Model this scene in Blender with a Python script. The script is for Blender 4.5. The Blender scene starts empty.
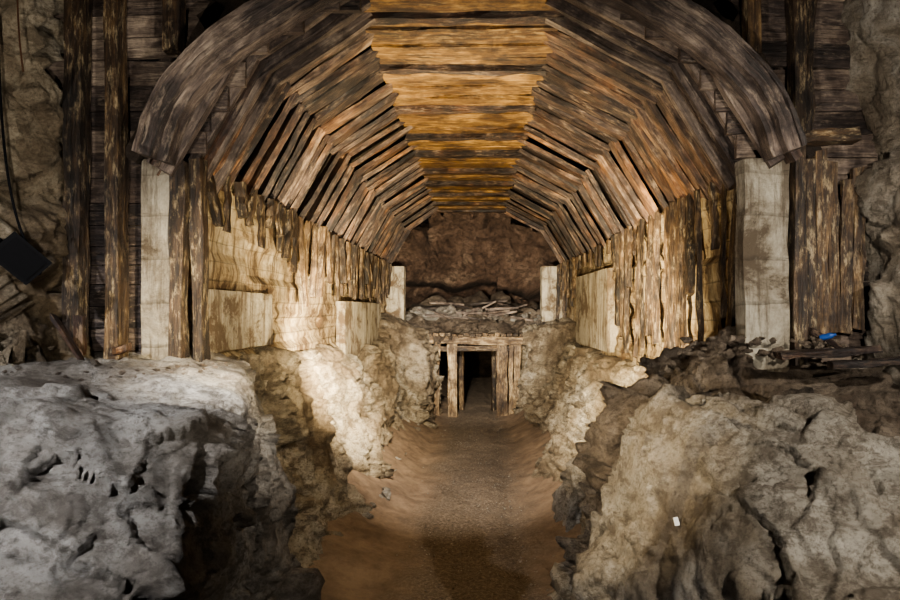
import bpy, bmesh, math, random
from mathutils import Vector, noise, Matrix
random.seed(7)
R=random.uniform
CAMZ=2.8
# ---------------------------------------------------------------- materials
def newmat(name):
    m=bpy.data.materials.new(name); m.use_nodes=True
    nt=m.node_tree; nt.nodes.clear()
    out=nt.nodes.new('ShaderNodeOutputMaterial'); b=nt.nodes.new('ShaderNodeBsdfPrincipled')
    nt.links.new(b.outputs[0],out.inputs[0])
    return m,nt,b
def N(nt,t,**k):
    n=nt.nodes.new(t)
    for a,v in k.items(): setattr(n,a,v)
    return n
def noise_n(nt,vec,scale,detail=8,rough=0.6,dist=0.0):
    n=N(nt,'ShaderNodeTexNoise'); n.inputs['Scale'].default_value=scale
    n.inputs['Detail'].default_value=detail; n.inputs['Roughness'].default_value=rough
    n.inputs['Distortion'].default_value=dist
    if vec is not None: nt.links.new(vec,n.inputs['Vector'])
    return n.outputs[0]
def ramp(nt,fac,stops):
    r=N(nt,'ShaderNodeValToRGB'); e=r.color_ramp.elements
    while len(e)<len(stops): e.new(0.5)
    for i,(p,c) in enumerate(stops):
        e[i].position=p; e[i].color=(*c,1) if len(c)==3 else c
    nt.links.new(fac,r.inputs[0]); return r.outputs[0]
def mix(nt,fac,a,b,mode='MIX'):
    m=N(nt,'ShaderNodeMix',data_type='RGBA',blend_type=mode)
    for s,v in ((m.inputs[0],fac),(m.inputs[6],a),(m.inputs[7],b)):
        if hasattr(v,'is_linked'): nt.links.new(v,s)
        elif isinstance(v,(int,float)): s.default_value=v
        else: s.default_value=(*v,1)
    return m.outputs[2]
def math_n(nt,op,a,b=0.0):
    m=N(nt,'ShaderNodeMath',operation=op)
    for s,v in ((m.inputs[0],a),(m.inputs[1],b)):
        if hasattr(v,'is_linked'): nt.links.new(v,s)
        else: s.default_value=v
    return m.outputs[0]
def bump(nt,b,h,strength,dist,prev=None):
    n=N(nt,'ShaderNodeBump'); n.inputs['Strength'].default_value=strength; n.inputs['Distance'].default_value=dist
    nt.links.new(h,n.inputs['Height'])
    if prev is not None: nt.links.new(prev,n.inputs['Normal'])
    nt.links.new(n.outputs[0],b.inputs['Normal']); return n.outputs[0]
def mapping(nt,vec,sc):
    m=N(nt,'ShaderNodeMapping'); m.inputs['Scale'].default_value=sc; nt.links.new(vec,m.inputs[0]); return m.outputs[0]

def wood(name,dark,mid,lite,pale,palef=0.5,tint=None,rv=.2):
    m,nt,b=newmat(name)
    g=N(nt,'ShaderNodeAttribute',attribute_name='gco').outputs['Vector']
    r=N(nt,'ShaderNodeAttribute',attribute_name='rnd').outputs['Fac']
    p=N(nt,'ShaderNodeNewGeometry').outputs['Position']
    grain=noise_n(nt,mapping(nt,g,(1.6,22,22)),1.6,9,0.7,0.6)
    stain=noise_n(nt,mapping(nt,g,(1.6,4,4)),1.7,8,0.75)
    s=math_n(nt,'ADD',math_n(nt,'MULTIPLY',grain,0.5),math_n(nt,'MULTIPLY',stain,0.5))
    s=math_n(nt,'ADD',s,math_n(nt,'MULTIPLY',math_n(nt,'SUBTRACT',r,0.5),rv))
    c=ramp(nt,s,[(0.36,dark),(0.47,mid),(0.57,lite),(0.72,pale)])
    if tint:
        c=mix(nt,ramp(nt,noise_n(nt,p,1.1,5,0.6),[(0.48,(0,0,0)),(0.62,(0.8,)*3)]),c,mix(nt,1.0,c,tint,'MULTIPLY'))
    pat=noise_n(nt,mapping(nt,g,(2.6,9,9)),2.3,10,0.8)
    c=mix(nt,ramp(nt,pat,[(0.52,(0,0,0)),(0.62,(palef,)*3)]),c,pale)
    # damp and soot blotches crossing several boards
    wet=noise_n(nt,p,1.7,9,0.7,0.4)
    c=mix(nt,ramp(nt,wet,[(0.42,(0.85,)*3),(0.54,(0.0,)*3)]),c,mix(nt,1.0,c,(0.2,0.16,0.16),'MULTIPLY'))
    nt.links.new(c,b.inputs['Base Color'])
    b.inputs['Roughness'].default_value=0.58
    bump(nt,b,grain,0.9,0.025)
    return m
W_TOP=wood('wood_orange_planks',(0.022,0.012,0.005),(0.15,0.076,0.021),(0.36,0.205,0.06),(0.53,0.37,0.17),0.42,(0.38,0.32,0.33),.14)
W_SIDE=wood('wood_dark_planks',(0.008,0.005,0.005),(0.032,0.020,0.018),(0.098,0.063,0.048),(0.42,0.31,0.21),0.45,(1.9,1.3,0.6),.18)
W_POST=wood('wood_posts',(0.013,0.008,0.005),(0.052,0.030,0.016),(0.17,0.106,0.05),(0.62,0.49,0.3),0.45)
W_GREY=wood('wood_grey_boards',(0.02,0.015,0.013),(0.066,0.048,0.041),(0.165,0.125,0.1),(0.46,0.37,0.28),0.45)

def rockmat(name,c1,c2,c3,c4,scale=1.0,rough=0.8,bstr=1.0,cav=True):
    m,nt,b=newmat(name)
    p=N(nt,'ShaderNodeNewGeometry').outputs['Position']
    big=noise_n(nt,p,0.9*scale,12,0.68,0.5)
    c=ramp(nt,big,[(0.33,c1),(0.44,c2),(0.54,c3),(0.66,c4)])
    med=noise_n(nt,mapping(nt,p,(1,1,1.6)),5*scale,12,0.78,0.3)
    c=mix(nt,ramp(nt,med,[(0.42,(0.0,)*3),(0.52,(1.0,)*3)]),mix(nt,0.7,c,c1),c)
    fine=noise_n(nt,p,40*scale,6,0.8)
    c=mix(nt,ramp(nt,fine,[(0.38,(0.6,)*3),(0.5,(0.0,)*3)]),c,c1)
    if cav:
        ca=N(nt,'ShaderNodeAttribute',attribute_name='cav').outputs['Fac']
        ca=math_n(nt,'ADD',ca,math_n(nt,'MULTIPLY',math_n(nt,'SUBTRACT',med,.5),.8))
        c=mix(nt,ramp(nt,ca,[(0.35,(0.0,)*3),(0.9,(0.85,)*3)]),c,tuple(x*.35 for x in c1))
    nt.links.new(c,b.inputs['Base Color']); b.inputs['Roughness'].default_value=rough
    n1=bump(nt,b,noise_n(nt,p,5*scale,14,0.75,0.5),bstr,0.3)
    bump(nt,b,noise_n(nt,p,24*scale,9,0.8),bstr,0.04,n1)
    return m
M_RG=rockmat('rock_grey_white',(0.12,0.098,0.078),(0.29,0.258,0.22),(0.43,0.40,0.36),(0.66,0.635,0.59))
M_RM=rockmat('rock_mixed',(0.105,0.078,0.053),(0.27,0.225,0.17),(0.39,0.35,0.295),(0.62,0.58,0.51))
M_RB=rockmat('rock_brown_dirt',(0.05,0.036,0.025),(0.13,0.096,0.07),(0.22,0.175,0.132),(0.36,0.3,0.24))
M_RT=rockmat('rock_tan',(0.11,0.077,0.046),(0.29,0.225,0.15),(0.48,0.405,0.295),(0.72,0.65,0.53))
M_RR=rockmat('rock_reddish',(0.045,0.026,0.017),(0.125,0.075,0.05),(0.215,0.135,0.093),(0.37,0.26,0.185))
M_RD=rockmat('rock_dark_brown',(0.02,0.014,0.01),(0.06,0.042,0.03),(0.12,0.09,0.065),(0.2,0.16,0.12))

def concrete(name,a,bc,stain,lines=True,freq=5.5,lw=.5,lo=.42):
    m,nt,b=newmat(name)
    p=N(nt,'ShaderNodeNewGeometry').outputs['Position']
    n=noise_n(nt,p,1.6,12,0.75,0.4)
    c=ramp(nt,n,[(lo,stain),(lo+.07,a),(lo+.2,bc)])
    st=noise_n(nt,mapping(nt,p,(5,5,0.5)),1.8,8,0.75)
    c=mix(nt,ramp(nt,st,[(0.48,(0,0,0)),(0.6,(0.85,)*3)]),c,stain)
    if lines:
        sx=N(nt,'ShaderNodeSeparateXYZ'); nt.links.new(p,sx.inputs[0])
        z=math_n(nt,'ADD',math_n(nt,'MULTIPLY',sx.outputs[2],freq),math_n(nt,'MULTIPLY',noise_n(nt,p,1.5,3),0.35))
        fr=math_n(nt,'FRACT',z)
        ln=ramp(nt,fr,[(0.0,(0,0,0)),(0.1,(1,1,1))])
        c=mix(nt,ln,mix(nt,lw,c,(0.04,0.025,0.012)),c)
    nt.links.new(c,b.inputs['Base Color']); b.inputs['Roughness'].default_value=0.85
    n1=bump(nt,b,noise_n(nt,p,9,12,0.75),1.0,0.08)
    if lines: bump(nt,b,ln,0.8,0.03,n1)
    return m
M_CW=concrete('concrete_boarded',(0.40,0.30,0.17),(0.62,0.52,0.35),(0.10,0.058,0.027))
M_CP=concrete('concrete_pale',(0.48,0.42,0.31),(0.64,0.58,0.46),(0.17,0.12,0.075),False)
M_CF=concrete('concrete_pier',(0.27,0.235,0.18),(0.46,0.42,0.34),(0.10,0.075,0.05),True,3.1,.35,.40)
def plain(name,col,rough=0.6,metal=0.0,spec=.5):
    m,nt,b=newmat(name)
    c=ramp(nt,noise_n(nt,None,12,5),[(0.3,tuple(x*0.7 for x in col)),(0.7,col)])
    nt.links.new(c,b.inputs['Base Color'])
    b.inputs['Roughness'].default_value=rough; b.inputs['Metallic'].default_value=metal
    b.inputs['Specular IOR Level'].default_value=spec
    return m
M_BLACK=plain('black_painted_metal',(0.004,0.004,0.005),0.85,0.0,.15)
M_GLASS=plain('dark_lamp_glass',(0.004,0.004,0.005),0.8,0.0,.1)
M_BLUE=plain('blue_plastic',(0.012,0.06,0.24),0.4)
M_WHITE=plain('white_card',(0.75,0.75,0.73),0.6)
M_RUST=plain('rusty_wire',(0.09,0.04,0.02),0.8,0.4)

# ground
M_FL,nt,b=newmat('gravel_sand_floor')
p=N(nt,'ShaderNodeNewGeometry').outputs['Position']
sx=N(nt,'ShaderNodeSeparateXYZ'); nt.links.new(p,sx.inputs[0])
wob=noise_n(nt,p,0.8,5)
xx=math_n(nt,'ABSOLUTE',math_n(nt,'ADD',sx.outputs[0],math_n(nt,'MULTIPLY',math_n(nt,'SUBTRACT',wob,0.5),0.9)))
pathf=ramp(nt,xx,[(0.5,(0,0,0)),(0.95,(1,1,1))])
grav=ramp(nt,noise_n(nt,p,26,8,0.88),[(0.38,(0.06,0.043,0.03)),(0.5,(0.17,0.128,0.09)),(0.62,(0.34,0.27,0.2))])
sand=ramp(nt,noise_n(nt,p,3,8,0.65),[(0.35,(0.17,0.115,0.074)),(0.65,(0.33,0.235,0.155))])
nt.links.new(mix(nt,pathf,grav,sand),b.inputs['Base Color']); b.inputs['Roughness'].default_value=0.9
n1=bump(nt,b,noise_n(nt,p,4,8,0.65),0.7,0.1)
bump(nt,b,noise_n(nt,p,30,6,0.8),1.0,0.035,n1)

# ---------------------------------------------------------------- mesh helpers
class Builder:
    def __init__(s): s.v=[];s.f=[];s.g=[];s.r=[];s.mi=[]
    def beam(s,a,b,wv,hv,w,h,seg=1,jit=0.0,mi=0,rnd=None):
        """rectangular timber from a to b, width along wv, height along hv"""
        a=Vector(a);b=Vector(b);L=(b-a).length
        wv=Vector(wv).normalized();hv=Vector(hv).normalized()
        rnd=R(0,1) if rnd is None else rnd
        off=Vector((R(0,50),R(0,50),R(0,50)))
        base=len(s.v)
        for i in range(seg+1):
            t=i/seg; c=a.lerp(b,t)
            for (u,q) in ((-1,-1),(1,-1),(1,1),(-1,1)):
                uu=u*w/2+R(-jit,jit); qq=q*h/2+R(-jit,jit)
                e=(R(-jit,jit)*1.5 if i in(0,seg) else 0)
                s.v.append(c+wv*uu+hv*qq+(b-a).normalized()*e)
                s.g.append(off+Vector((t*L,uu,qq))); s.r.append(rnd)
        for i in range(seg):
            k=base+4*i
            for j in range(4):
                s.f.append((k+j,k+(j+1)%4,k+4+(j+1)%4,k+4+j)); s.mi.append(mi)
        s.f.append((base+3,base+2,base+1,base)); s.mi.append(mi)
        k=base+4*seg; s.f.append((k,k+1,k+2,k+3)); s.mi.append(mi)
    def log(s,a,b,r,seg=4,sides=8,mi=0,jit=0.1):
        a=Vector(a);b=Vector(b);d=(b-a).normalized();L=(b-a).length
        u=d.orthogonal().normalized();w=d.cross(u);off=Vector((R(0,50),R(0,50),R(0,50)));rnd=R(0,1);base=len(s.v)
        for i in range(seg+1):
            t=i/seg;c=a.lerp(b,t)+u*R(-jit,jit)*r+w*R(-jit,jit)*r
            for j in range(sides):
                an=2*math.pi*j/sides;rr=r*R(1-jit,1+jit)
                s.v.append(c+u*math.cos(an)*rr+w*math.sin(an)*rr)
                s.g.append(off+Vector((t*L,math.cos(an)*r,math.sin(an)*r)));s.r.append(rnd)
        for i in range(seg):
            for j in range(sides):
                k=base+i*sides
                s.f.append((k+j,k+(j+1)%sides,k+sides+(j+1)%sides,k+sides+j));s.mi.append(mi)
        s.f.append(tuple(base+j for j in reversed(range(sides))));s.mi.append(mi)
        k=base+seg*sides;s.f.append(tuple(k+j for j in range(sides)));s.mi.append(mi)
    def make(s,name,mats,parent=None):
        me=bpy.data.meshes.new(name); me.from_pydata(s.v,[],s.f)
        if not isinstance(mats,(list,tuple)): mats=[mats]
        for m in mats: me.materials.append(m)
        me.polygons.foreach_set('material_index',s.mi)
        a=me.attributes.new('gco','FLOAT_VECTOR','POINT'); a.data.foreach_set('vector',[c for g in s.g for c in g])
        a=me.attributes.new('rnd','FLOAT','POINT'); a.data.foreach_set('value',s.r)
        me.update()
        o=bpy.data.objects.new(name,me); bpy.context.collection.objects.link(o)
        if parent: o.parent=parent
        return o
def hull_bm(bm,pts):
    vs=[bm.verts.new(q) for q in pts]
    r=bmesh.ops.convex_hull(bm,input=vs)
    dead=[g for g in r['geom_interior'] if isinstance(g,bmesh.types.BMVert)]
    if dead: bmesh.ops.delete(bm,geom=dead,context='VERTS')
def facet(p,s,seed,step=0.5):
    q=p*s+Vector((seed,seed*1.7,seed*0.3))
    d,pts=noise.voronoi(q)
    c=pts[0]; rv=noise.cell_vector(c*7.3)-Vector((.5,.5,.5))
    return (q-c).dot(rv)*2.2/s + (rv.x)*step/s, d[1]-d[0]
def rock(name,hulls,vox,mat,amp=1.0,seed=0.0,top=0.35,fine=1.0,big=1.0):
    bm=bmesh.new()
    for h in hulls: hull_bm(bm,h)
    me=bpy.data.meshes.new(name); bm.to_mesh(me); bm.free()
    o=bpy.data.objects.new(name,me); bpy.context.collection.objects.link(o)
    m=o.modifiers.new('r','REMESH'); m.mode='VOXEL'; m.voxel_size=vox
    s=o.modifiers.new('s','SMOOTH'); s.iterations=10; s.factor=0.6
    dg=bpy.context.evaluated_depsgraph_get()
    nm=bpy.data.meshes.new_from_object(o.evaluated_get(dg)); o.modifiers.clear(); o.data=nm
    sv=Vector((seed,0,seed))
    co=[v.co.copy() for v in nm.vertices]; no=[v.normal.copy() for v in nm.vertices]
    out=[];cavs=[]
    for c,n in zip(co,no):
        w=c+noise.noise_vector(c*1.3+sv)*0.2
        st=Vector((w.x+0.45*w.z,w.y,w.z*0.6))
        wp=noise.noise_vector(c*4)*0.025
        f1,e1=facet(st,1.0,seed+3,.25); f2,e2=facet(st+wp,2.3,seed+9,.25)
        f3,e3=facet(st+wp,5.0,seed+5,.22); f4,e4=facet(st+wp,10.0,seed+2,.2)
        lo=noise.fractal(c*0.6+sv,1.0,2.0,3)
        rd=noise.ridged_multi_fractal(c*2.0+sv,0.9,2.1,5,1.0,2.0)
        hi=noise.fractal(c*6+sv,0.7,2.1,4)
        d=amp*(0.12*lo+0.38*f1*big+0.48*f2+fine*(0.44*f3+0.36*f4)+0.04*(rd-1.2)+0.02*hi)
        # open joints between blocks, only along some of the seams
        k=max(0,noise.noise(c*1.1+sv*2)+.2)
        j2=max(0,1-e2*14)*k; j3=max(0,1-e3*9)*k*.5
        d-=amp*(0.035*j2+0.01*j3)
        if n.z>0: d*=1-(1-top)*min(1,n.z*1.3)
        cavs.append(min(1,.7*j2+.5*j3+max(0,-(rd-1.2))*.3+max(0,-hi)*.35))
        out+=list(c+n*d)
    nm.vertices.foreach_set('co',out); nm.materials.clear(); nm.materials.append(mat)
    a=nm.attributes.new('cav','FLOAT','POINT'); a.data.foreach_set('value',cavs)
    nm.update()
    for pl in nm.polygons: pl.use_smooth=True
    return o
def stones(name,items,mat,seed=1):
    """scatter of small angular rocks in one mesh; items=(pos,size)"""
    bm=bmesh.new()
    for (pos,s) in items:
        r=bmesh.ops.create_icosphere(bm,subdivisions=2 if s>0.07 else 1,radius=s)
        sc=Vector((R(.7,1.3),R(.7,1.3),R(.4,.8))); rot=Matrix.Rotation(R(0,6.28),3,'Z')@Matrix.Rotation(R(-.5,.5),3,'X')
        o=Vector((R(0,99),R(0,99),R(0,99)))
        for v in r['verts']:
            c=v.co.copy(); dd=1+0.45*noise.noise(c/s*0.9+o)+0.2*noise.noise(c/s*2.5+o)
            for k in range(5):
                ax=noise.cell_vector(o+Vector((k*3,0,0)))-Vector((.5,.5,.5)); ax.normalize()
                h=c.dot(ax)
                if h>0.5*s: c-=ax*(h-0.5*s)
            c=Vector((c.x*sc.x,c.y*sc.y,c.z*sc.z))*dd
            v.co=rot@c+Vector(pos)
    me=bpy.data.meshes.new(name); bm.to_mesh(me); bm.free(); me.materials.append(mat)
    o=bpy.data.objects.new(name,me); bpy.context.collection.objects.link(o); return o

# ---------------------------------------------------------------- vault profile
Y0,Y1=4.75,17.3
PROF=[(-2.32,3.95),(-1.80,4.85),(-0.98,5.40),(0.74,5.40),(1.72,4.88),(2.28,3.97)]
vb=Builder()
for fi in range(5):
    a=Vector((PROF[fi][0],0,PROF[fi][1])); b_=Vector((PROF[fi+1][0],0,PROF[fi+1][1]))
    t=(b_-a).normalized(); n=Vector((t.z,0,-t.x))   # points inward/down
    if n.dot(Vector((-0.1,0,3.5))-(a+b_)/2)<0: n=-n
    side=fi!=2
    y=Y0+0.05
    while y<Y1:
        w=R(0.24,0.42) if side else R(0.24,0.36)
        dip=R(0.03,0.10) if side else R(0.005,0.03)
        if fi==0: dip=R(0.10,0.18) if y<9 else R(0.06,0.12)
        if fi==0: w=R(.17,.26)
        wv=Vector((0,1,0))*w - n*dip
        hv=wv.cross(t)
        ex0=R(0.0,0.08) if fi!=0 else R(0.0,0.16); ex1=R(0.0,0.08) if fi!=4 else R(0.0,0.18)
        off=n*R(-0.03,0.03)
        sk=R(-.05,.05)
        A=a-t*ex0+Vector((0,y+sk,0))+off; B=b_+t*ex1+Vector((0,y-sk,0))+off
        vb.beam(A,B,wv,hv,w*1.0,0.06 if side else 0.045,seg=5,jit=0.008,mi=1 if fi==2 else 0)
        y+=w*(R(.97,1.06) if side else .97)
    if side is False:
        y=Y0+0.9
        while y<Y1:
            vb.beam(a+Vector((0,y,0))+n*0.04-t*0.03,b_+Vector((0,y+R(-.05,.05),0))+n*0.04+t*0.03,(0,1,0),n,0.12,0.11,seg=7,jit=0.018,mi=0,rnd=R(0.1,0.4)); y+=R(1.0,1.4)
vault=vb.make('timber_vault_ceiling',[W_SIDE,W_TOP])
lb=Builder()
C=Vector((-0.05,0,3.2))
for i in range(len(PROF)-1):
    a=Vector((PROF[i][0],0,PROF[i][1])); b_=Vector((PROF[i+1][0],0,PROF[i+1][1]))
    t=(b_-a).normalized(); n=Vector((t.z,0,-t.x))
    if n.dot(C-(a+b_)/2)<0: n=-n
    m=(a+b_)/2-n*0.22; L=(b_-a).length+0.3
    lb.beam(m+Vector((0,Y0+.1,0)),m+Vector((0,Y1,0)),t,n,L,0.12,seg=1)
lb.make('vault_backing_shell',M_RD)  # dark shell added behind the planks so their gaps show darkness

# front arch ring : laminated curved boards
pts=[(-2.36,3.90),(-2.22,4.30),(-1.92,4.66),(-1.50,4.95),(-1.0,5.22),(-0.1,5.42),(0.85,5.25),(1.40,4.98),(1.82,4.68),(2.12,4.34),(2.28,3.94)]
def catmull(P,n):
    out=[]
    Q=[P[0]]+P+[P[-1]]
    for i in range(1,len(Q)-2):
        for k in range(n):
            t=k/n; r=[]
            for d in range(2):
                p0,p1,p2,p3=Q[i-1][d],Q[i][d],Q[i+1][d],Q[i+2][d]
                r.append(0.5*((2*p1)+(-p0+p2)*t+(2*p0-5*p1+4*p2-p3)*t*t+(-p0+3*p1-3*p2+p3)*t**3))
            out.append(tuple(r))
    out.append(P[-1]); return out
arcp=catmull(pts,5)
ar=Builder()
def ring(inset,depth,y,thy,stepn,jit=0.006,mi=0):
    cp=[]
    for i,(x,z) in enumerate(arcp):
        x0,z0=arcp[max(0,i-1)];x1,z1=arcp[min(len(arcp)-1,i+1)]
        t=Vector((x1-x0,0,z1-z0)).normalized(); n=Vector((t.z,0,-t.x))
        cp.append((Vector((x,0,z))+n*(inset+depth/2),n))
    base=len(ar.v); s=0;off=Vector((R(0,40),R(0,40),0));rnd=R(.3,.8)
    for i,(c,n) in enumerate(cp):
        if i: s+=(c-cp[i-1][0]).length
        if i%stepn==0: rnd=R(.1,.8)
        for (u,q) in ((-1,-1),(1,-1),(1,1),(-1,1)):
            ar.v.append(c+n*(q*depth/2+R(-jit,jit))+Vector((0,y+u*thy/2+R(-jit,jit),0)))
            ar.g.append(off+Vector((s,u*thy/2,q*depth/2)));ar.r.append(rnd)
    for i in range(len(cp)-1):
        k=base+4*i
        for j in range(4): ar.f.append((k+j,k+(j+1)%4,k+4+(j+1)%4,k+4+j));ar.mi.append(mi)
    ar.f.append((base+3,base+2,base+1,base));ar.mi.append(mi)
    k=base+4*(len(cp)-1);ar.f.append((k,k+1,k+2,k+3));ar.mi.append(mi)
ring(0.0,0.10,4.60,0.14,7)
ring(0.10,0.07,4.68,0.14,6)
ring(-0.03,0.03,4.64,0.26,9)
for sgn,fi in ((-1,0),(1,4),(-1,1),(1,3)):
    a=Vector((PROF[fi][0],0,PROF[fi][1])); b_=Vector((PROF[fi+1][0],0,PROF[fi+1][1]))
    t=(b_-a).normalized(); n=Vector((t.z,0,-t.x))
    if n.dot(C-(a+b_)/2)<0: n=-n
    for k in range(4):
        y=4.80+k*0.27
        ar.beam(a-t*0.1+n*0.05+Vector((0,y,0)),b_+t*0.05+n*0.05+Vector((0,y,0)),(0,1,0),n,0.06,0.2,seg=4,jit=0.008,rnd=R(.3,.9))
ar.make('front_arch_rib',W_GREY)

# ---------------------------------------------------------------- side walls
def wallmesh(name,x,ya,yb,za,zb,nx,mat,amp=0.03,seed=0):
    vs=[];fs=[];ny=int((yb-ya)/0.08);nz=int((zb-za)/0.08)
    th=0.35*(-nx)
    for i in range(ny+1):
        for j in range(nz+1):
            y=ya+(yb-ya)*i/ny;z=za+(zb-za)*j/nz
            q=Vector((seed,y*1.1,z*1.8)); d=amp*noise.fractal(q,0.9,2.1,5)+amp*0.9*(noise.cell(Vector((seed,y*0.6,z*5.5)))-.5)
            vs.append((x+nx*d,y,z))
    for i in range(ny):
        for j in range(nz):
            k=i*(nz+1)+j; f=(k,k+nz+1,k+nz+2,k+1); fs.append(f if nx<0 else f[::-1])
    b0=len(vs)
    for (y,z) in ((ya,za),(ya,zb),(yb,zb),(yb,za)): vs.append((x+th,y,z)); 
    def strip(ids,c0,c1):
        fs.append(tuple(ids)+(c1,c0))
    strip([j for j in range(nz+1)],b0,b0+1)
    strip([ny*(nz+1)+j for j in range(nz+1)],b0+3,b0+2)
    fs.append((b0,b0+1,b0+2,b0+3))
    me=bpy.data.meshes.new(name);me.from_pydata(vs,[],fs);me.materials.append(mat);me.update()
    o=bpy.data.objects.new(name,me);bpy.context.collection.objects.link(o);return o
wallmesh('wall_left',-2.33,5.05,17.3,1.6,4.15,1,M_CW,0.06,2)
wallmesh('wall_right',2.30,5.05,17.3,1.6,4.15,-1,M_CW,0.06,8)
def slab(name,x0,x1,y0,y1,z0,z1,mat,bev=0.015,amp=0.012):
    bm=bmesh.new(); bmesh.ops.create_cube(bm,size=1)
    bmesh.ops.scale(bm,vec=(x1-x0,y1-y0,z1-z0),verts=bm.verts); bmesh.ops.translate(bm,vec=((x0+x1)/2,(y0+y1)/2,(z0+z1)/2),verts=bm.verts)
    bmesh.ops.bevel(bm,geom=bm.edges[:],offset=bev,segments=1)
    bmesh.ops.subdivide_edges(bm,edges=[e for e in bm.edges if e.calc_length()>0.3],cuts=9,use_grid_fill=True)
    for v in bm.verts: v.co+=noise.noise_vector(v.co*3.1)*amp+noise.noise_vector(v.co*9)*amp*.5
    me=bpy.data.meshes.new(name);bm.to_mesh(me);bm.free();me.materials.append(mat)
    o=bpy.data.objects.new(name,me);bpy.context.collection.objects.link(o);return o
slab('concrete_panel',-2.36,-2.27,5.35,7.3,2.42,2.98,M_CP)
slab('concrete_panel',-2.36,-2.2,11.0,15.2,1.95,2.95,M_CP)
slab('concrete_panel',2.18,2.36,10.7,14.0,2.1,3.5,M_CP)
slab('concrete_pilaster',-2.45,-1.87,17.1,17.5,2.5,3.95,M_CP)
slab('concrete_pilaster',1.76,2.4,17.1,17.5,2.5,3.95,M_CP)
slab('concrete_pilaster',2.0,2.33,4.82,4.98,2.35,3.93,M_CF,0.02,0.018)
slab('concrete_pilaster',-2.50,-2.28,4.86,5.0,2.35,3.93,M_CF,0.02,0.01)

lg=Builder()
y=5.15
while y<17.1:
    if 10.6<y<14.1:
        if random.random()<0.5: lg.beam((2.2,y,3.95),(2.2,y,3.95-R(0.2,0.45)),(0,1,0),(1,0,0),R(.07,.13),0.05,seg=3,jit=.008)
    else:
        bot=R(1.95,2.5) if y<10 else R(2.3,3.2)
        if random.random()<0.3: bot=R(2.9,3.6)
        lg.beam((R(2.16,2.24),y,3.98),(R(2.16,2.24),y+R(-.07,.07),bot),(0,1,0),(1,0,0),R(.04,.09),R(.04,.1),seg=8,jit=.014,rnd=R(0,.6))
    y+=R(.17,.44)
lg.make('wall_lagging_boards',W_POST)
lg=Builder()
y=5.25
while y<17.1:
    if y<8: bot=3.95-R(0.25,0.6)
    elif y<10.5: bot=R(2.7,3.5)
    else: bot=R(2.9,3.4)
    lg.beam((R(-2.26,-2.16),y,3.98),(R(-2.26,-2.16),y+R(-.03,.03),bot),(0,1,0),(1,0,0),R(.06,.13),R(.04,.1),seg=5,jit=.012,rnd=R(0,.12) if y<8 else R(0,.8))
    y+=R(.14,.34)
lg.make('wall_lagging_boards',W_POST)

# ---------------------------------------------------------------- bulkheads around arch mouth
def arch_x(z,sgn):
    xs=[p for p in arcp if (p[0]<0)==(sgn<0)]
    if z<3.95: return 2.4
    best=min(xs,key=lambda p:abs(p[1]-z)); return abs(best[0])-.12 if z<5.3 else 0.1
for sgn in (-1,1):
    bk=Builder(); z=2.3
    while z<6.0:
        h=R(.14,.2); ax=arch_x(z+h/2,sgn)-0.1
        xo=3.35 if sgn<0 else 3.1
        yy=4.86+R(-.012,.012) if z>4.6 else 5.02+R(-.012,.012)
        bk.beam((sgn*ax,yy,z+h/2),(sgn*xo,5.02+R(-.012,.012),z+h/2),(0,0,1),(0,1,0),h*0.96,0.05,seg=4,jit=.004,mi=0)
        z+=h
    bk.beam((sgn*0.9,5.12,5.75),(sgn*3.4,5.12,5.75),(0,0,1),(0,1,0),1.2,0.06,seg=1)
    bk.beam((sgn*2.42,5.1,2.2),(sgn*2.42,5.1,6.0),(1,0,0),(0,1,0),0.1,0.05,seg=1)
    bk.beam((sgn*1.3,4.8,5.35),(sgn*2.1,4.82,5.3),(0,0,1),(0,1,0),.4,.04,seg=3,jit=.006)
    bk.make('plank_bulkhead',W_GREY)
bk=Builder()
bk.beam((-2.99,4.86,2.35),(-2.97,4.86,5.15),(1,0,0),(0,1,0),.13,.12,seg=10,jit=.012,rnd=.1)
bk.beam((-2.66,4.82,2.35),(-2.66,4.82,6),(1,0,0),(0,1,0),.1,.14,seg=10,jit=.01,rnd=.3)
bk.beam((-2.24,4.9,2.3),(-2.22,4.9,3.9),(1,0,0),(0,1,0),.1,.12,seg=6,jit=.012,rnd=.1)
bk.beam((-2.10,4.98,2.3),(-2.12,4.98,3.95),(1,0,0),(0,1,0),.09,.12,seg=6,jit=.012,rnd=0.0)
bk.beam((-2.2,4.74,4.68),(-2.2,4.74,6),(1,0,0),(0,1,0),.12,.1,seg=5,jit=.01,rnd=0.1)
bk.make('timber_props',W_POST)
bk=Builder()
bk.beam((2.40,4.84,2.4),(2.38,4.84,6),(1,0,0),(0,1,0),.09,.13,seg=9,jit=.012,rnd=0.05)
bk.beam((2.02,4.74,4.65),(2.02,4.74,6),(1,0,0),(0,1,0),.1,.1,seg=5,jit=.01,rnd=.4)
bk.beam((2.36,4.78,4.06),(2.80,4.78,4.08),(0,0,1),(0,1,0),.09,.12,seg=4,jit=.01,rnd=.3)
x=2.50
while x<2.88:
    bk.beam((x,4.86+R(-.03,.03),R(2.45,2.9)),(x+R(-.02,.02),4.86,R(3.7,4.05)),(1,0,0),(0,1,0),.085,.05,seg=7,jit=.012,rnd=R(0.1,.5)); x+=.09
bk.beam((2.45,4.88,4.1),(2.5,4.88,5.4),(1,0,0),(0,1,0),.12,.08,seg=6,jit=.02,rnd=0.05)
bk.make('timber_props',W_POST)

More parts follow.
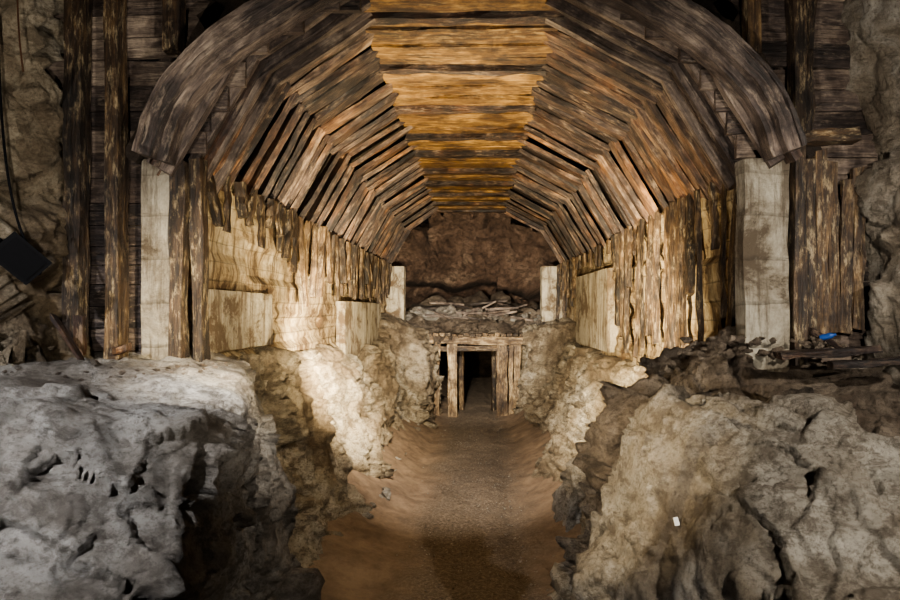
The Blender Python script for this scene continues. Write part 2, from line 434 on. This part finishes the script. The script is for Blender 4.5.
# ---------------------------------------------------------------- rock masses
rock('rock_ledge',[
  [(-6,2.5,2.4),(-6,5.8,2.45),(-2.2,5.6,2.45),(-1.85,5.3,2.38),(-1.45,4.1,2.2),(-1.3,3.3,2.2),(-2.1,2.85,2.38),(-4,2.6,2.42),
   (-6,0.9,0),(-2.5,1.2,-.2),(-1.4,1.5,-.2),(-1.35,2.35,1.4),(-1.7,6.2,-.2),(-6,6.2,-.2),(-1.8,6.0,1.5)]],
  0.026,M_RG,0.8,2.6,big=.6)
rock_front_right=rock('rock_ledge',[
  [(1.1,4.5,2.15),(1.45,4.2,2.32),(1.67,3.75,2.22),(1.96,3.35,2.05),(2.6,3.0,1.9),(5,2.6,1.7),
   (0.42,3.9,-.2),(0.62,4.1,1.1),(1.2,2.6,-.2),(1.25,3.1,1.5),(5,1.8,-.2),(3,2.4,1.2),(0.7,4.9,-.2),(0.85,4.8,1.3),(5,3.3,-.2),(2,4.2,-.2)],],
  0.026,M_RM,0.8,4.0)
rock('rock_ledge_dirt',[
  [(1.85,4.5,2.3),(2.15,4.0,2.15),(3,3.5,1.95),(6,3.1,1.85),(6,5.8,2.5),(1.3,5.4,2.4),(2.1,5.6,2.5),(6,3.3,.5),(2.2,4.2,.8),(1.3,5,.5),(1.3,5.8,.5),(6,5.8,.5)],
  [(1.25,4.9,2.2),(1.85,4.9,2.6),(2.2,5.2,2.65),(1.5,4.6,2.2),(1.5,5.4,2.3),(1.2,5.6,1.8),(1.2,5.0,1.5),(2,5.6,2.2),(2.0,4.5,2.3)],
  [(0.95,4.6,1.9),(0.8,4.9,-.2),(1.0,6.2,-.2),(1.3,5.9,1.9),(1.3,4.8,2.2),(3,5,-.2),(3,6.2,-.2),(3,5,2.2),(3,6,2.2)]],
  0.03,M_RB,0.8,6.0,.55)
rock('trench_rock_wall',[
  [(-3,5.5,2.4),(-2.2,5.5,2.4),(-2.1,10,2.2),(-3,10,2.2),(-1.75,5.5,0),(-1.55,10,-.1),(-3,5.5,-.2),(-3,10,-.2)],
  [(-3,9,2.3),(-2.15,9,2.2),(-1.9,10.3,1.8),(-1.45,10,0.4),(-1.4,10.2,-.1),(-3,9,-.2),(-1.6,8.8,-.1),(-3,11,2.1),(-3,11,-.2),(-1.6,11,-.1)],
  [(-3,10,2.0),(-2.15,10,1.95),(-2.1,17.6,2.2),(-3,17.6,2.2),(-1.6,10,-.1),(-1.2,17.6,-.2),(-3,10,-.2),(-3,17.6,-.2)],
  [(-2.8,14.8,2.4),(-2.0,15.2,2.55),(-1.5,15.6,2.4),(-1.15,15.4,1.2),(-0.98,16,-.1),(-1.0,17.6,-.1),(-1.2,17.6,2.1),(-2.8,17.6,2.8),(-1.5,14.6,-.1),(-2.8,14.6,-.1)]],
  0.042,M_RT,0.95,7.0,fine=1.4)
rock('trench_rock_wall',[
  [(3,5.5,2.5),(1.9,5.5,2.5),(2.1,9,1.95),(3,9,1.95),(1.0,6,-.1),(1.25,9,-.1),(3,5.5,-.2),(3,9,-.2)],
  [(3,8.5,2.0),(2.1,8.5,1.95),(2.1,17.6,2.1),(3,17.6,2.1),(1.3,8.5,-.1),(1.3,17.6,-.2),(3,8.5,-.2),(3,17.6,-.2)],
  [(2.2,9,1.9),(1.7,9.5,1.5),(1.15,11,-.1),(1.3,9,-.1),(2.2,13,1.9),(1.3,13,-.1),(2.6,9,-.1),(2.6,13,-.1)],
  [(2.9,14.8,2.4),(2.1,15.2,2.5),(1.6,15.8,2.4),(1.3,15.4,1.2),(1.15,16,-.1),(1.15,17.6,-.1),(1.3,17.6,2.1),(2.9,17.6,2.7),(1.6,14.6,-.1),(2.9,14.6,-.1)]],
  0.042,M_RT,0.95,11.0,fine=1.4)
rock('boulder',[[(1.0,7.8,-.1),(1.75,7.8,-.1),(1.75,9,-.1),(1.05,9,-.1),(1.15,8,0.75),(1.6,7.9,1.1),(1.7,8.9,1.1),(1.2,8.7,.8)]],0.035,M_RG,0.6,15)
rock('wall_left_rock',[
  [(-3.1,5.25,2.2),(-3.35,4.0,2.2),(-4.0,1.0,2.2),(-6,1.0,2.2),(-6,5.25,2.2),(-3.15,5.25,7),(-3.35,4.0,7),(-4.0,1.0,7),(-6,1.0,7),(-6,5.25,7)],
  [(-2.75,4.9,2.3),(-2.9,4.3,2.3),(-3.3,3.2,2.3),(-3.2,4.9,3.2),(-3.4,4.0,3.3),(-3.8,3.0,3),(-4,5,2.2)]],0.035,M_RT,0.9,21,.8)
rock('wall_right_rock',[
  [(2.9,5.25,2.2),(3.1,4.2,2.2),(3.8,1.0,2.2),(6,1,2.2),(6,5.25,2.2),(2.85,5.25,7),(3.0,4.2,7),(3.8,1,7),(6,1,7),(6,5.25,7)]],0.035,M_RM,0.5,27)

# back cave
def cave():
    vs=[];fs=[];cv=[];nu,nv=150,80
    for i in range(nu+1):
        for j in range(nv+1):
            a=math.pi*i/nu; bb=math.pi/2*j/nv
            dx=-math.cos(a)*math.cos(bb); dz=math.sin(a)*math.cos(bb); dy=math.sin(bb)
            c=Vector((-0.05+3.0*dx,17.35+3.0*dy,2.1+3.5*dz))
            w=c+noise.noise_vector(c)*0.25
            f1,e1=facet(w,0.7,5);f2,_=facet(w,2.2,2);f3,_=facet(w,6,2)
            d=0.45*f1+0.4*f2+.3*f3+0.06*noise.fractal(c*3,0.8,2,4)
            c-=Vector((dx,dy,dz))*d
            cr=max(0,1-abs(w.z-(3.5+0.1*math.sin(c.x*2.2)))/0.12)*(dy>.3)
            c+=Vector((0,1,0))*0.9*cr; cv.append(min(1,cr*1.5))
            vs.append(c)
    for i in range(nu):
        for j in range(nv):
            k=i*(nv+1)+j; fs.append((k,k+1,k+nv+2,k+nv+1))
    me=bpy.data.meshes.new('wall_back');me.from_pydata(vs,[],fs);me.materials.append(M_RR)
    a=me.attributes.new('cav','FLOAT','POINT'); a.data.foreach_set('value',cv)
    for p_ in me.polygons:p_.use_smooth=True
    o=bpy.data.objects.new('wall_back',me);bpy.context.collection.objects.link(o)
cave()
# portal at the end
pb=Builder()
pb.beam((-1.35,17.15,2.02),(1.5,17.15,1.98),(0,0,1),(0,1,0),.2,.22,seg=8,jit=.015,rnd=.8)
pb.beam((-1.2,17.2,1.78),(1.2,17.2,1.8),(0,0,1),(0,1,0),.12,.16,seg=6,jit=.012,rnd=.4)
for x,w in ((-.58,.25),(.72,.28),(-1.02,.16),(1.1,.18),(.95,.1)):
    pb.beam((x,17.2,-.05),(x+R(-.03,.03),17.2,1.92),(1,0,0),(0,1,0),w,.22,seg=7,jit=.02,rnd=R(.6,1))
for x in (-.4,.55): pb.log((x,18.5,-.05),(x,18.5,1.7),.09)
pb.log((-.6,18.5,1.7),(.7,18.5,1.7),.09)
x=-1.5
while x<1.7:
    pb.beam((x,16.95+R(-.1,.1),2.14+R(-.02,.02)),(x+R(-.05,.05),19.0,2.2),(1,0,0),(0,0,1),.13,.08,seg=3,jit=.01); x+=.16
pb.make('timber_mine_portal',W_POST)
def tube(name,pr,ya,yb,mat):
    vs=[];fs=[];ny=14;n=len(pr)
    for i in range(ny+1):
        y=ya+(yb-ya)*i/ny
        for (x,z) in pr:
            q=Vector((x,y,z)); vs.append(q+noise.noise_vector(q*2)*0.06)
    for i in range(ny):
        for j in range(n-1):
            k=i*n+j; fs.append((k,k+1,k+n+1,k+n))
    fs.append(tuple(ny*n+j for j in range(n)))
    me=bpy.data.meshes.new(name);me.from_pydata(vs,[],fs);me.materials.append(mat)
    o=bpy.data.objects.new(name,me);bpy.context.collection.objects.link(o)
tube('mine_passage',[(-1.25,-.05),(-1.2,1.0),(-1.2,1.98),(0,2.05),(1.25,1.98),(1.25,1.0),(1.3,-.05)],17.4,28,M_RD)
# rubble on deck
rock('rubble_mound',[[(-2.6,17.1,2.1),(2.6,17.1,2.1),(-2.8,20,2.1),(2.8,20,2.1),(-2.2,18,2.7),(2.2,18,2.7),(0,17.5,2.45),(-2,19.8,3.0),(2,19.8,3.0)]],0.05,M_RB,0.8,31)
it=[]
for i in range(420):
    x=R(-1.8,1.8);y=17.0+abs(random.gauss(0,.9)); y=min(y,19.4); z=2.25+0.5*min(1,(y-17)/1.0)+R(-.03,.08)
    it.append(((x,y,z),R(.04,.15) if random.random()<.9 else R(.18,.3)))
it+=[((-1.2,18.9,3.05),.45),((.1,19.2,3.1),.55),((.75,19.1,3.05),.45),((-.5,19.2,3.0),.4)]
stones('rubble_pile',it,M_RB)
it=[((R(-1.8,-.5),R(17.2,18.0),R(2.58,2.82)),R(.1,.24)) for i in range(26)]+[((R(-.6,1.7),R(17.0,18.2),R(2.35,2.8)),R(.05,.13)) for i in range(50)]
stones('rubble_pile',it,M_RG)
db=Builder()
for i in range(24):
    x=R(-1.2,1.5);y=R(17.0,18.3);a=R(-.5,.5)
    L=R(.4,1.2);z=2.45+0.35*(y-17)+R(0,.22);q=R(-.12,.12)
    db.beam((x-math.cos(a)*L/2,y-math.sin(a)*L/2,z-q),(x+math.cos(a)*L/2,y+math.sin(a)*L/2,z+q),(0,1,0),(0,0,1),R(.06,.12),.05,seg=3,jit=.008,rnd=R(.2,1))
db.make('fallen_timbers',W_GREY)

# ---------------------------------------------------------------- floor
vs=[];fs=[];nx,ny=130,400
for i in range(nx+1):
    for j in range(ny+1):
        x=-3+6*i/nx;y=-1+29.5*j/ny
        bank=max(0,abs(x-(-.15 if x<0 else .05))-0.75); z=0.6*bank**1.2*min(1,max(.3,(y-5)/4))
        q=Vector((x,y,0)); z+=0.07*noise.fractal(q*0.9,.9,2,5)+0.015*noise.fractal(q*5,.8,2,4)
        z-=0.05*math.exp(-((x-.5)/.14)**2)
        vs.append((x,y,z))
for i in range(nx):
    for j in range(ny):
        k=i*(ny+1)+j;fs.append((k,k+ny+1,k+ny+2,k+1))
me=bpy.data.meshes.new('floor');me.from_pydata(vs,[],fs);me.materials.append(M_FL)
for p_ in me.polygons:p_.use_smooth=True
o=bpy.data.objects.new('floor',me);bpy.context.collection.objects.link(o)
it=[((random.gauss(-.05,.45),R(5.5,17),R(-.01,.012)),R(.006,.017)) for i in range(1300)]
it+=[((s*R(1.25,1.5),R(8,17),.2),R(.03,.1)) for i in range(30) for s in (-1,1)]
stones('floor_gravel',it,M_RM)
it=[((R(-3.0,-1.7),R(3.8,4.8),2.41+R(-.02,.02)),R(.01,.025)) for i in range(70)]
stones('ledge_stones',it,M_RB)
it=[((R(1.5,2.7),R(4.4,4.9),2.5+R(-.03,.1)),R(.015,.06)) for i in range(90)]
stones('ledge_stones',it,M_RB)
db=Builder()
db.beam((2.0,4.3,2.50),(2.75,4.45,2.53),(0,1,0),(0,0,1),.12,.05,seg=5,jit=.012,rnd=.1)
db.beam((2.3,4.2,2.44),(2.85,4.2,2.48),(0,1,0),(0,0,1),.07,.05,seg=5,jit=.012,rnd=.1)
db.beam((2.6,4.5,2.5),(2.45,4.75,2.65),(0,1,0),(0,0,1),.06,.04,seg=3,jit=.01)
db.make('broken_planks',W_SIDE)
db=Builder()
db.beam((-2.95,4.55,2.75),(-2.72,4.5,2.45),(0,1,0),(0,0,1),.06,.04,seg=3,jit=.01)
db.beam((-2.6,4.7,2.5),(-2.45,4.6,2.54),(0,1,0),(0,0,1),.08,.05,seg=3,jit=.01)
db.beam((-2.85,4.7,2.48),(-2.8,4.6,2.75),(1,0,0),(0,1,0),.05,.04,seg=3,jit=.01)
db.make('broken_planks',W_SIDE)

# ---------------------------------------------------------------- floodlight on left wall
e=bpy.data.objects.new('floodlight',None);bpy.context.collection.objects.link(e)
e.location=(-2.84,4.05,3.13);e.rotation_euler=(math.radians(15),math.radians(42),math.radians(50))
def part(name,size,loc,mat,taper=1.0):
    bm=bmesh.new();bmesh.ops.create_cube(bm,size=1)
    for v in bm.verts:
        if v.co.y>0: v.co.x*=taper;v.co.z*=taper
    bmesh.ops.scale(bm,vec=size,verts=bm.verts);bmesh.ops.bevel(bm,geom=bm.edges[:],offset=min(.006,min(size)*.3),segments=2)
    me=bpy.data.meshes.new(name);bm.to_mesh(me);bm.free();me.materials.append(mat)
    o=bpy.data.objects.new(name,me);o.location=loc;o.parent=e;bpy.context.collection.objects.link(o)
part('housing',(.25,.13,.18),(0,0,0),M_BLACK,.75)
part('front_rim',(.27,.025,.2),(0,-.07,0),M_BLACK)
part('glass',(.22,.01,.16),(0,-.085,0),M_GLASS)
part('bracket_left',(.012,.1,.03),(-.145,.03,0),M_BLACK)
part('bracket_right',(.012,.1,.03),(.145,.03,0),M_BLACK)
part('bracket_back',(.3,.02,.03),(0,.09,0),M_BLACK)
part('junction_box',(.08,.05,.06),(0,.1,.0),M_BLACK)
def cable(name,pts,r,mat):
    cu=bpy.data.curves.new(name,'CURVE');cu.dimensions='3D';cu.bevel_depth=r
    s=cu.splines.new('NURBS');s.points.add(len(pts)-1);s.use_endpoint_u=True
    for q,pt in zip(s.points,pts): q.co=(*pt,1)
    cu.materials.append(mat);o=bpy.data.objects.new(name,cu);bpy.context.collection.objects.link(o)
cable('lamp_cable',[(-2.85,4.15,3.2),(-3.05,4.2,3.5),(-3.1,4.2,4.2),(-3.12,4.25,5.5)],.008,M_BLACK)
for k in range(7):
    x=-3.02+R(-.1,.12);cable('hanging_wire',[(x,4.2,R(5,5.6)),(x+R(-.08,.08),4.1,4.8),(x+R(-.1,.1),4.1,R(4.2,4.5))],.005,M_RUST)
bm=bmesh.new()
prof=[(0,0),(.02,0),(.022,.02),(.022,.07),(.01,.09),(.009,.105),(0,.105)]
vr=[[bm.verts.new((r*math.cos(a*math.pi/6),r*math.sin(a*math.pi/6),z)) for a in range(12)] for r,z in prof[1:-1]]
for i in range(len(vr)-1):
    for a in range(12): bm.faces.new((vr[i][a],vr[i][(a+1)%12],vr[i+1][(a+1)%12],vr[i+1][a]))
bm.faces.new(vr[0][::-1]);bm.faces.new(vr[-1])
me=bpy.data.meshes.new('plastic_bottle');bm.to_mesh(me);bm.free();me.materials.append(M_BLUE)
o=bpy.data.objects.new('plastic_bottle',me);o.location=(2.47,4.65,2.6);o.rotation_euler=(1.3,0,.9);bpy.context.collection.objects.link(o)
# small white survey tag fixed to the right-hand rock
bpy.context.view_layer.update()
hit,loc,nor,_=rock_front_right.ray_cast(Vector((1.12,1.2,1.62)),Vector((0,1,0)))
if hit:
    bm=bmesh.new();bmesh.ops.create_cube(bm,size=1);bmesh.ops.scale(bm,vec=(.03,.045,.006),verts=bm.verts);bmesh.ops.bevel(bm,geom=bm.edges[:],offset=.002,segments=1)
    me=bpy.data.meshes.new('survey_tag');bm.to_mesh(me);bm.free();me.materials.append(M_WHITE)
    o=bpy.data.objects.new('survey_tag',me);o.location=loc+nor*.006;o.rotation_euler=nor.to_track_quat('Z','Y').to_euler();bpy.context.collection.objects.link(o)

# ---------------------------------------------------------------- lights
def spot(name,loc,tgt,power,col,ang,blend=1.0,rad=.04):
    l=bpy.data.lights.new(name,'SPOT');l.energy=power;l.color=col;l.spot_size=math.radians(ang);l.spot_blend=blend;l.shadow_soft_size=rad
    o=bpy.data.objects.new(name,l);o.location=loc
    o.rotation_euler=(Vector(tgt)-Vector(loc)).to_track_quat('-Z','Y').to_euler();bpy.context.collection.objects.link(o);return o
WARM=(1,.83,.55);NEUT=(1,.93,.82);COOL=(.95,.96,1)
spot('work_light_left_wall',(-.9,7.0,2.3),(-2.3,10.8,2.3),3000,WARM,86)
spot('fill_light_left_near',(-1.2,3.4,2.75),(-2.3,6.2,2.8),500,WARM,72)  # added fill with no visible lamp, brightens the near left side
spot('work_light_right_wall',(0.0,5.6,2.3),(2.3,9.2,2.6),3000,WARM,80)
spot('work_light_vault',(-.2,5.4,0.9),(-.1,9.5,5.4),3700,(1,.83,.53),106)
spot('work_light_far',(-.5,10.5,2.9),(0.1,17.5,2.55),3000,NEUT,60)
spot('work_light_floor',(-.5,6.5,3.8),(-.2,11.8,0),1700,NEUT,72)
spot('fill_light_floor_near',(.1,4.5,4.2),(-.1,7.6,0),260,WARM,64)  # added fill in mid-air, lifts the near floor
spot('front_light_left',(-3.0,.2,4.4),(-2.3,3.0,1.8),1150,COOL,80)
spot('front_light_ledge',(-.6,2.8,4.4),(-1.7,4.1,2.3),800,NEUT,30)
spot('front_light_right',(2.9,.0,4.4),(2.0,3.6,1.9),1100,NEUT,75)
spot('front_light_right_edge',(-.7,3.0,3.0),(1.05,4.3,1.7),520,WARM,48)
spot('front_light_arch',(0,1.6,2.0),(0,5,5.0),560,NEUT,120)
spot('fill_light_bulkhead_left',(-1.2,1.2,3.0),(-2.9,5,4.0),360,NEUT,58)  # added fill for the left bulkhead, no lamp there
spot('fill_light_bulkhead_right',(1.2,1.2,3.2),(3.0,5,3.8),520,NEUT,64)  # fill added to brighten the right bulkhead, not a fixture
w=bpy.data.worlds.new('world');bpy.context.scene.world=w;w.use_nodes=True
w.node_tree.nodes['Background'].inputs[0].default_value=(.35,.3,.28,1);w.node_tree.nodes['Background'].inputs[1].default_value=.02
try: bpy.context.scene.view_settings.look='AgX - Medium High Contrast'
except Exception as ex: print(ex)
# ---------------------------------------------------------------- camera
cd=bpy.data.cameras.new('camera');cd.lens=26;cd.sensor_width=36;cd.shift_x=-25/900;cd.shift_y=10/900;cd.clip_start=.05
co=bpy.data.objects.new('camera',cd);co.location=(0,0,CAMZ);co.rotation_euler=(math.pi/2,0,0);bpy.context.collection.objects.link(co)
bpy.context.scene.camera=co
